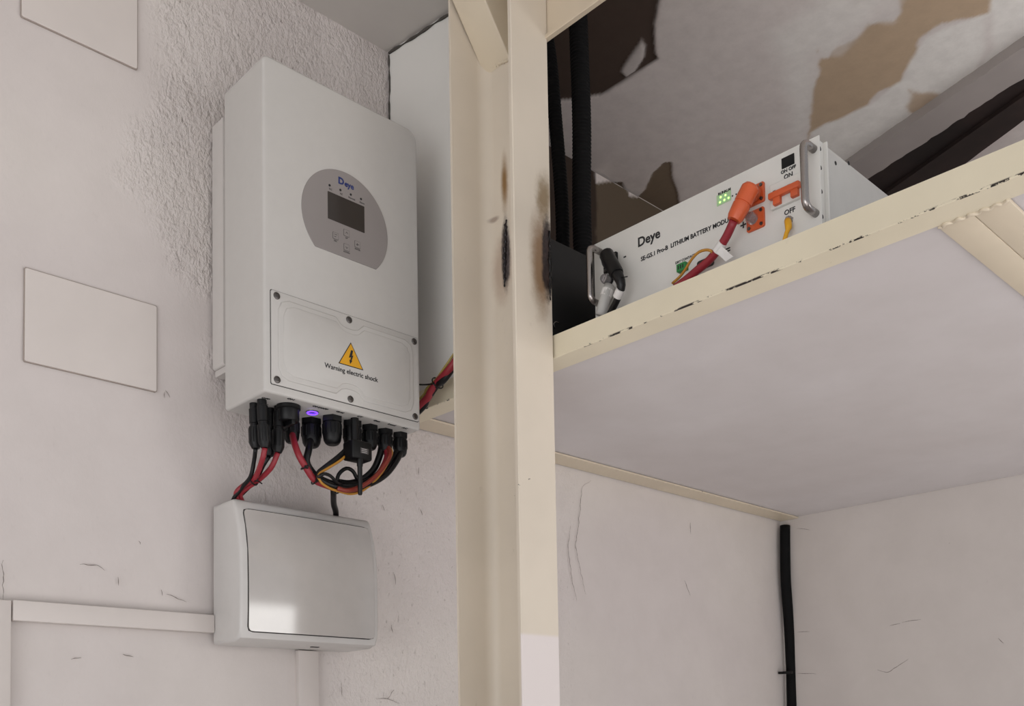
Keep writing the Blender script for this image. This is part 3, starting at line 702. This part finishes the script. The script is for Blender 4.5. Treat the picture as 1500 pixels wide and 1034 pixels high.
cable('signal_cable', M_cab, [P(466, 699, y=1.463), P(474, 694, y=1.461), P(484, 697, y=1.463), P(493, 706, y=1.467), P(500, 711, y=1.475)], .0030, 'short black cable curling over the tie left in the loop')
cable('feed_cable', M_cab, [P(488, 711, y=1.505), P(488.5, 722, y=1.52), P(489, 738, y=1.56), P(492, 750, y=1.585), (1.0745, 1.600, BT-.004)], .0058, 'black cable dropping from the loop into the cabinet top')
for (px, py, qx, qy, r, lb, tl) in ((446, 684, 452, 693, .0068, 'black cable tie on the red cable at the left of the loop', None),
                            (461, 703, 468, 708, .0085, 'black cable tie where the yellow cable crosses the red one', (-.004, -.004, -.006)),
                            (495, 713, 505, 716, .0120, 'black cable tie at the lowest point of the wiring loop', None)):
    tie(P(px, py, y=1.486), P(qx, qy, y=1.486)-P(px, py, y=1.486), r, lb, tl)
# cables going right, behind the post
def side_run(off, r, mat, label, nm='power_cable'):
    o = Vector(off)
    cable(nm, mat, [Vector((1.19, 1.60, EYE+.60))+o, P(618, 592, y=1.50)+o, P(628, 577, y=1.48)+o, P(641, 560, y=1.455)+o*.6, P(655, 545, y=1.42)+o, Vector((1.225, 1.372, EYE+.742))+o, Vector((1.262, 1.372, EYE+.765))+o, Vector((1.30, 1.37, EYE+.76))+o], r, label)
side_run((0, -.006, .003), .0074, M_red, 'red battery cable running right from behind the inverter to the post')
side_run((.002, .007, -.009), .0062, M_cab, 'black battery cable below the red one, behind the post')
side_run((-.001, .004, .012), .0024, M_ywg, 'thin yellow-green wire above the red battery cable by the post', 'earth_wire')
cable('signal_cable', M_cab, [P(610, 563, y=1.50), P(622, 563.5, y=1.48), P(634, 562, y=1.46), P(641, 559, y=1.452)], .0016, 'thin black lead reaching left from the tie beside the post')
tie(P(641, 561, y=1.455), P(655, 545, y=1.42)-P(628, 577, y=1.48), .0125, 'black cable tie on the red cable between inverter and post')

# ------------------------------------------------------------ small cabinet
cab = thing('distribution_box', 'white plastic distribution box with smooth glossy door under the inverter', 'box', (1.0, YW-.01, EYE+.17))
prof = [(1.650, .168), (1.575, .1685), (1.556, .174), (1.5495, .188), (1.5475, .22), (1.5470, .27), (1.5485, .33), (1.556, .372), (1.5655, .402), (1.572, .4165), (1.578, .4215), (1.650, .4215)]
CX0, CX1 = .8430, 1.1370
def body_bm(x0, x1, pr, bev):
    b = bmesh.new()
    A = [b.verts.new((x0, p[0], EYE+p[1])) for p in pr]; B = [b.verts.new((x1, p[0], EYE+p[1])) for p in pr]
    n = len(pr); fa_ = b.faces.new(A); fb_ = b.faces.new(B[::-1])
    for i in range(n): b.faces.new((A[i], B[i], B[(i+1) % n], A[(i+1) % n]))
    bmesh.ops.recalc_face_normals(b, faces=b.faces)
    if bev: bmesh.ops.bevel(b, geom=list(set(fa_.edges) | set(fb_.edges)), offset=bev, segments=3, profile=.5, affect='EDGES')
    return b
link('body', from_bm(body_bm(CX0, CX1, prof, .006)), M_box, cab, 40)
def front_y(z):
    q = sorted([(p[1], p[0]) for p in prof[1:-1]])
    for (a, ya), (b, yb) in zip(q, q[1:]):
        if a <= z <= b: return ya+(yb-ya)*(z-a)/(b-a)
    return q[0][1]
def sheet(name, mat, parent, x0, x1, z0, z1, off, r, nx=24, nz=24, thick=.003):
    """curved plate following the front of the cabinet"""
    bm = bmesh.new(); G = {}
    for i in range(nx+1):
        for j in range(nz+1):
            x = x0+(x1-x0)*i/nx; z = z0+(z1-z0)*j/nz
            # round the corners by pulling in
            dx = min(x-x0, x1-x); dz = min(z-z0, z1-z)
            if dx < r and dz < r:
                vx, vz = r-dx, r-dz; L = math.hypot(vx, vz)
                m_ = max(vx, vz)
                if L > 0 and m_ > 0:
                    s_ = m_/L; nvx, nvz = vx*s_, vz*s_
                    x += (vx-nvx)*(1 if x-x0 < x1-x else -1); z += (vz-nvz)*(1 if z-z0 < z1-z else -1)
            bow = .0025*(1-((x-(x0+x1)/2)/((x1-x0)/2))**2)
            zz_ = z
            sm = np.mean([front_y(max(.19, min(.41, zz_+e))) for e in (-.02, -.01, 0, .01, .02)])
            G[i, j] = bm.verts.new((x, sm-off-bow, EYE+z))
    for i in range(nx):
        for j in range(nz): bm.faces.new((G[i, j], G[i+1, j], G[i+1, j+1], G[i, j+1]))
    r_ = bmesh.ops.extrude_face_region(bm, geom=bm.faces[:])
    for v in r_['geom']:
        if isinstance(v, bmesh.types.BMVert): v.co.y += thick+off
    return link(name, from_bm(bm), mat, parent, 35)
sheet('door_joint', M_gap, cab, .8565, 1.1255, .1840, .4045, .0012, .008, 24, 24)
sheet('door', M_door, cab, .8578, 1.1243, .1853, .4030, .0032, .008, 48, 48, .002)
box('latch_slot', M_gap, cab, 1.010, 1.026, 1.585, 1.592, EYE+.1672, EYE+.1685)

# ------------------------------------------------------------ trunking and cover plates on the wall
def wallbox(name, x0, x1, z0, z1, th, label, cat, group=None, bev=.002, mat=None):
    return tag(box(name, mat or M_trunk, None, x0, x1, YW-.004-th, YW-.001, EYE+z0, EYE+z1, bev), label, cat, group)
wallbox('cable_trunking', .5045, .8425, .189, .2215, .016, 'white painted trunking running level to the distribution box', 'trunking')
wallbox('cable_trunking', .462, .5025, -1.42, .2205, .014, 'white painted upright trunking at the left end of the level one', 'trunking')
wallbox('cable_trunking', 1.018, 1.063, -1.42, .1665, .012, 'white painted upright trunking below the distribution box', 'trunking')
def plate(corn, label):
    pts_ = [(p.x, p.z) for p in (P(a, b, y=YW) for a, b in corn)]
    xs = [p[0] for p in pts_]; zs = [p[1] for p in pts_]
    x0, x1, z0, z1 = min(xs), max(xs), min(zs), max(zs)
    t_ = thing('cover_plate', label, 'cover plate', ((x0+x1)/2, YW-.004, z0), 'painted-over wall covers')
    prism('joint', simple('grubby_joint', '#a0958d', .8), t_, rrect(x0-.0012, x1+.0012, z0-.0012, z1+.0012, .003), 'y', YW-.0046, YW-.001)
    prism('plate', M_trunk, t_, rrect(x0, x1, z0, z1, .003), 'y', YW-.0062, YW-.001, .0008, 1, 'lo', False)
plate([(35.5, 395), (227.5, 450), (34.8, 529.5), (227.6, 574.5)], 'rectangular painted cover plate on the wall, left of the inverter')
plate([(32, 22), (199, 103), (31.5, -130), (199.5, -35)], 'rectangular painted cover plate cut off by the top of the photo')

# ------------------------------------------------------------ battery module
bt = thing('battery_module', 'white lithium battery module with steel handles on the high shelf', 'battery', (1.55, .91, ZT))
XF = 1.31; YL, YR = 1.129, .6905; ZBm, ZTm = ZT+.0012, EYE+.8685
box('case', M_batts, bt, XF+.024, XF+.44, YR+.004, YL-.004, ZBm, ZTm-.003, .0012)
fp = box('front_panel', M_batt, bt, XF, XF+.0025, YR, YL, ZBm, ZTm, .0006)
# side brackets with slotted holes
for sgn, ye in ((1, YR), (-1, YL)):
    bk = box('side_bracket', M_batt, bt, XF+.002, XF+.0235, ye+sgn*.0065-.001, ye+sgn*.0065+.001, ZBm, ZTm-.001)
    box('bracket_flange', M_batt, bk, XF+.0225, XF+.0260, ye+.0001 if sgn > 0 else ye-.010, ye+.010 if sgn > 0 else ye-.0001, ZBm, ZTm-.0005)
    for zh in (.855, .826, .790, .752):
        lathe('hole', M_gap, bk, (XF+.012, ye+sgn*.0054, EYE+zh), (0, -sgn, 0), [(0, .0034), (.0003, .0034)], 12)
for (px, py) in ((1224, 239), (1243, 239)):
    q = P(px, py, y=YR+.004); lathe('hole', M_gap, bt, (q.x, YR+.0041, q.z), (0, -1, 0), [(0, .0032), (.0004, .0032)], 12)
def handle(ptop, pbot):
    a = P(*ptop, x=XF); b = P(*pbot, x=XF); r = .0058; o = -.030
    y_ = (a.y+b.y)/2; pts = [(XF, y_, a.z), (XF+o*.6, y_, a.z)]
    for i in range(1, 6): an = math.pi/2*i/6; pts.append((XF+o*.6+o*.4*math.sin(an), y_, a.z-.010*(1-math.cos(an))))
    pts.append((XF+o, y_, a.z-.011)); pts.append((XF+o, y_, b.z+.011))
    for i in range(1, 6): an = math.pi/2*i/6; pts.append((XF+o*.6+o*.4*math.cos(an), y_, b.z+.010*(1-math.sin(an))))
    pts += [(XF+o*.6, y_, b.z), (XF, y_, b.z)]
    tube('handle', M_steel, bt, pts, r, 14, 1, False, True)
handle((880, 369), (881, 447)); handle((1192, 219), (1195.5, 313))
def onf(px, py, d=0.): q = P(px, py, x=XF); return Vector((XF-d, q.y, q.z))
q = onf(950.5, 349); text('Deye', M_ink, fp, (XF-.0004, q.y, q.z), .0225, 'x', .0005)
a = onf(939, 379.5); b = onf(1075, 321.5)
tx = text('SE-G5.1 Pro-B  LITHIUM BATTERY MODULE', M_ink, fp, (XF-.0004, (a.y+b.y)/2, a.z-.001), .0104, 'x', .00022, sx=1.0)
w_ = max(v.co.y for v in tx.data.vertices)-min(v.co.y for v in tx.data.vertices)
k_ = (a.y-b.y)/w_; yc = (a.y+b.y)/2
for v in tx.data.vertices: v.co.y = yc+(v.co.y-yc)*k_
for s, px, py, sz, bo_ in (('RUN', 1057, 283, .0060, .0002), ('ALM', 1066, 279, .0060, .0002), ('ON OFF', 1155, 248.5, .0070, .0002), ('ON', 1155, 257.5, .0095, .0002), ('OFF', 1157, 309.5, .0105, .0002),
                     ('+', 1089, 330.5, .020, .0003), ('-', 915.5, 375, .020, .0003), ('DRY CONTACT', 1004, 379.5, .0056, .0001), ('IN', 1021, 372, .0050, .0001), ('RS485', 1062, 353.5, .0056, .0002)):
    q = onf(px, py); text(s, M_ink, fp, (XF-.0004, q.y, q.z), sz, 'x', bo_)
# minus is drawn a little bolder by a bar of its own length
def plateX(name, mat, parent, px0, py0, px1, py1, d0, d1, r=.001):
    a = onf(px0, py0); b = onf(px1, py1)
    return prism(name, mat, parent, rrect(min(a.y, b.y), max(a.y, b.y), min(a.z, b.z), max(a.z, b.z), r, 3), 'x', XF-d1, XF-d0, min(.0006, r*.5), 1)
ds = plateX('display', M_black, fp, 1145, 233, 1164, 239.5, 0, .0012, .0006)
# status lights
st = prism('light_sticker', simple('pale_green_film', '#a9c79b', .5), fp, rrect(onf(1071, 288).y, onf(1050, 292).y, onf(1052, 302).z, onf(1052, 286).z, .001, 3), 'x', XF-.0006, XF+.0002, 0, 1)
for i, (px, py) in enumerate(((1056, 289), (1063, 286), (1055, 296.5), (1061.5, 293), (1067.5, 290))):
    q = onf(px, py); lathe('status_light', M_led, fp, (XF-.0003, q.y, q.z), (-1, 0, 0), [(0, .0017), (.0009, .0013)], 10)
for (px, py) in ((1066, 284), (1073, 287), (1078.5, 284.5)):
    q = onf(px, py); lathe('indicator_hole', M_ink, fp, (XF, q.y, q.z), (-1, 0, 0), [(0, .0013), (.0004, .0013)], 10)
# breaker
yb0, yb1 = onf(1178, 280).y, onf(1131, 290).y; zb0, zb1 = onf(1134, 309).z, onf(1131, 274).z
br_ = prism('breaker', M_batt, fp, rrect(yb0, yb1, zb0, zb1, .001, 3), 'x', XF-.006, XF+.001, .0008, 1)
box('print_line', M_greyink, br_, XF-.0005, XF+.0005, yb0, yb1, zb1+.0020, zb1+.0026)
zt_ = onf(1152, 281).z-.004
tg = bmesh.new()
boxbm(tg, XF-.015, XF-.006, yb0+.0005, yb1-.001, zt_-.0045, zt_+.0055, .0022, 3)
boxbm(tg, XF-.013, XF-.0055, yb1-.020, yb1-.008, zt_-.015, zt_-.003, .0012, 2)
boxbm(tg, XF-.013, XF-.0055, yb0+.004, yb0+.016, zt_-.015, zt_-.003, .0012, 2)
link('breaker_toggle', from_bm(tg), M_orange, br_, 35)
for px, py in ((1137, 282), (1158, 273)):
    q = onf(px, py); box('print_mark', M_ink, br_, XF-.0063, XF-.0058, q.y-.0022, q.y+.0022, q.z-.0007, q.z+.0007)
# terminal sockets
def socket(px0, px1, py0, py1, mat, name='terminal_flange'):
    c0 = onf(px0, (py0+py1)/2); c1 = onf(px1, (py0+py1)/2)
    yc = (c0.y+c1.y)/2; zc2 = onf((px0+px1)/2, (py0+py1)/2).z; s = .0155
    f_ = prism(name, mat, fp, rrect(yc-s, yc+s, zc2-s, zc2+s, .003, 4), 'x', XF-.004, XF+.001, .0008, 1)
    for dy in (-1, 1):
        for dz in (-1, 1): lathe('screw', M_screw, f_, (XF-.004, yc+dy*s*.70, zc2+dz*s*.70), (-1, 0, 0), [(0, .0028), (.0016, .0026), (.0018, .0012)], 10)
    return f_, Vector((XF, yc, zc2))
f1, s1 = socket(1098, 1118, 269, 303, M_orange)
f2, s2 = socket(1097, 1119, 307, 338, M_orange)
lathe('clear_cap', M_clear, f2, s2+Vector((-.004, .003, .001)), (-1, 0, .1), [(0, .0085), (.009, .0085), (.014, .006), (.0155, .002)], 18)
lathe('bolt', M_redo, f2, s2+Vector((-.004, .003, .001)), (-1, 0, .1), [(0, .004), (.009, .004)], 10)
f3, s3 = socket(884, 907, 371, 400, M_black)
f4 = prism('terminal_flange', M_black, fp, circ(onf(893, 411).y, onf(893, 411).z, .0095, 20), 'x', XF-.003, XF+.001)
q = onf(892, 411); lathe('clear_cap', M_clear, f4, (XF-.003, q.y, q.z), (-1, 0, 0), [(0, .0085), (.009, .0085), (.014, .006), (.0155, .002)], 18)
q = onf(1002, 393); gb_ = bmesh.new()
boxbm(gb_, XF-.009, XF, q.y-.009, q.y+.009, q.z-.0065, q.z+.0065, .0006, 1)
gt = link('green_terminal', from_bm(gb_), M_green, fp)
for i in range(3): box('terminal_slot', M_gap, gt, XF-.0094, XF-.0088, q.y-.0052+i*.0045, q.y-.0030+i*.0045, q.z-.003, q.z+.003)
q = onf(1034, 385); pt_ = prism('data_port', M_gap, fp, rrect(q.y-.016, q.y+.017, q.z-.009, q.z+.0075, .004), 'x', XF-.0006, XF+.001)
q = onf(1065, 366)
for i in range(2): box('vent_slot', M_gap, fp, XF-.0005, XF+.0004, q.y-.006, q.y+.005, q.z-.0035+i*.004, q.z-.0015+i*.004)
q = onf(1157, 322.5); lathe('earth_stud', M_steel, fp, (XF+.0005, q.y, q.z), (-1, 0, 0), [(0, .0062), (.002, .0062), (.0025, .005), (.006, .005), (.0065, .0025), (.010, .0025)], 6, 30)

# plus cable with orange elbow plug
pl = thing('battery_cable', 'dark red battery cable with orange elbow plug and white tag', 'cable', tuple(s1))
h0 = s1+Vector((-.004, .0015, .001)); elbow = P(1096, 282, x=1.276); endp = P(1075, 323, x=1.266)
dirv = (endp-elbow).normalized()
bm = bmesh.new(); lathebm(bm, h0, elbow-h0, [(0, .0125), (.022, .0125)], 14)
lathebm(bm, elbow-dirv*.013, dirv, [(0, .006), (.002, .011), (.006, .0138), (.030, .0138), (.0305, .0125), (.033, .0125), (.0335, .0138), ((endp-elbow).length+.008, .0125), ((endp-elbow).length+.013, .0105), ((endp-elbow).length+.013, .006)], 12)
link('elbow_plug', from_bm(bm), M_orange, pl, 32)
tube('jacket', M_red, pl, [endp, P(1065, 345, x=1.272), P(1053, 364, x=1.277), P(1038, 382, x=1.283), P(1020, 397, x=1.288), P(1006, 409, x=1.29), P(990, 421, x=1.291)], .0066, 12)
a = P(1059, 356, x=1.274); b = P(1050, 369, x=1.277)
lathe('white_tag', M_whitep, pl, a, b-a, [(0, .0078), ((b-a).length, .0078)], 16)
c = P(1052, 367, x=1.272)
bm = bmesh.new(); vv = [P(1057, 360, x=1.268), P(1074, 376, x=1.272), P(1063, 383, x=1.272), P(1049, 370, x=1.268)]
f_ = [bm.verts.new(v) for v in vv]+[bm.verts.new(v+Vector((.0008, 0, 0))) for v in vv]
bm.faces.new(f_[:4]); bm.faces.new(f_[7:3:-1])
for i in range(4): bm.faces.new((f_[i], f_[i+4], f_[(i+1) % 4+4], f_[(i+1) % 4]))
link('tag_flap', from_bm(bm), M_whitep, pl)
# minus cable
mn = thing('battery_cable', 'black battery cable with black elbow plug at the left end of the battery', 'cable', tuple(s3))
h0 = s3+Vector((-.004, .002, .001)); elbow = P(890, 376, x=1.282); k1 = P(902, 398, x=1.272)
dirv = (k1-elbow).normalized()
bm = bmesh.new(); lathebm(bm, h0, elbow-h0, [(0, .0125), ((elbow-h0).length, .0125)], 14)
lathebm(bm, elbow-dirv*.012, dirv, [(0, .006), (.002, .010), (.006, .0128), ((k1-elbow).length+.014, .0125), ((k1-elbow).length+.020, .011)], 14)
link('elbow_plug', from_bm(bm), M_black, mn, 40)
tube('jacket', M_cab, mn, [k1, P(909, 412, x=1.272), P(909.5, 424, x=1.275), P(904, 439, x=1.28), P(897, 453, x=1.286), P(892, 463, x=1.288)], lambda L, u: .0105-.0045*min(1, u*2), 12)
a = P(909, 424, x=1.273); b = P(904, 435, x=1.277)
lathe('white_tag', M_whitep, mn, a, b-a, [(0, .0078), ((b-a).length, .0078)], 16)
tube('tie_tail', M_cab, mn, [P(907, 407, x=1.27), P(919, 405, x=1.262)], .0009, 6)
# second, pale cable below the clear cap
pc = thing('pale_cable', 'pale grey sleeved cable behind the lower end of the left handle', 'cable', tuple(P(886, 440, x=1.29)))
a = P(893, 419, x=1.297); 
tube('jacket', simple('pale_grey_jacket', '#b3b1ad', .5), pc, [a, P(888, 432, x=1.292), P(884, 446, x=1.290), P(880, 462, x=1.289)], .0098, 14)
a = P(890.5, 425, x=1.295); b = P(887, 435, x=1.292)
lathe('white_tag', M_whitep, pc, a, b-a, [(0, .0106), ((b-a).length, .0106)], 18)
cable('signal_wire', M_yw, [onf(1043, 378, .003), P(1044, 370, x=1.275), P(1037, 366, x=1.272), P(1024, 369, x=1.272), P(1013, 380, x=1.276), P(1005, 393, x=1.282), P(996, 405, x=1.288), P(985, 415, x=1.291)], .0022, 'yellow wire curving out of the battery data port')
cable('earth_wire', M_yel, [onf(1157, 325, .006), P(1155, 333, x=1.298), P(1152, 342, x=1.296), P(1149, 353, x=1.293)], lambda L, u: .0052 if u < .55 else .0034, 'short yellow earth lead under the battery breaker')

# ------------------------------------------------------------ black case and conduits in the bay
bc = thing('black_case', 'matt black metal case between the post and the battery', 'case', (1.36, 1.27, ZT))
box('case', M_blackm, bc, 1.2625, 1.52, 1.20, 1.34, ZT+.0015, EYE+.896, .003)
tube('ring_pull', M_steel, bc, [P(813, 481, y=1.199), P(811, 474, y=1.195), P(815, 471, y=1.195), P(820, 474, y=1.199)], .0009, 6)
def corr(a, b): return lambda L, u: a+b*(.5+.5*math.sin(L*2*math.pi/.0075))
o = tube('conduit', M_hose, None, [(1.42, 1.252, EYE+.897), P(852, 300, x=1.42), P(852, 180, x=1.42), P(848, 60, x=1.42), (1.415, 1.248, ZC-.006)], corr(.0170, .0022), 16, .0019)
tag(o, 'thick black corrugated conduit rising from the black case', 'conduit')
o = tube('conduit', M_hose, None, [(1.42, 1.306, EYE+.897), P(823, 300, x=1.42), P(814, 180, x=1.42), P(805, 80, x=1.42), (1.42, 1.352, ZC-.006)], corr(.0125, .0018), 14, .0019)
tag(o, 'thinner black corrugated conduit leaning left of the thick one', 'conduit')
o = tube('conduit', M_hose, None, [P(1150, 770, y=1.636), P(1150, 800, y=1.636), P(1151, 850, y=1.636), P(1155, 905, y=1.636), P(1158, 960, y=1.636), P(1160, 1034, y=1.636), (2.778, 1.636, .8), (2.778, 1.636, .01)], .0160, 14, .02)
tag(o, 'black conduit running down the corner below the shelf', 'conduit')
for (px, py, s) in ((1158, 776, 1), (1152, 985, -1)):
    q = P(px, py, y=1.63); 
    tag(box('conduit_clip', M_black, None, q.x-.006, q.x+.008, 1.612, 1.656, q.z-.004, q.z+.004, .001), 'black clip holding the corner conduit, '+('the upper one under the shelf' if s > 0 else 'the lower one'), 'clip', 'clips on the corner conduit')
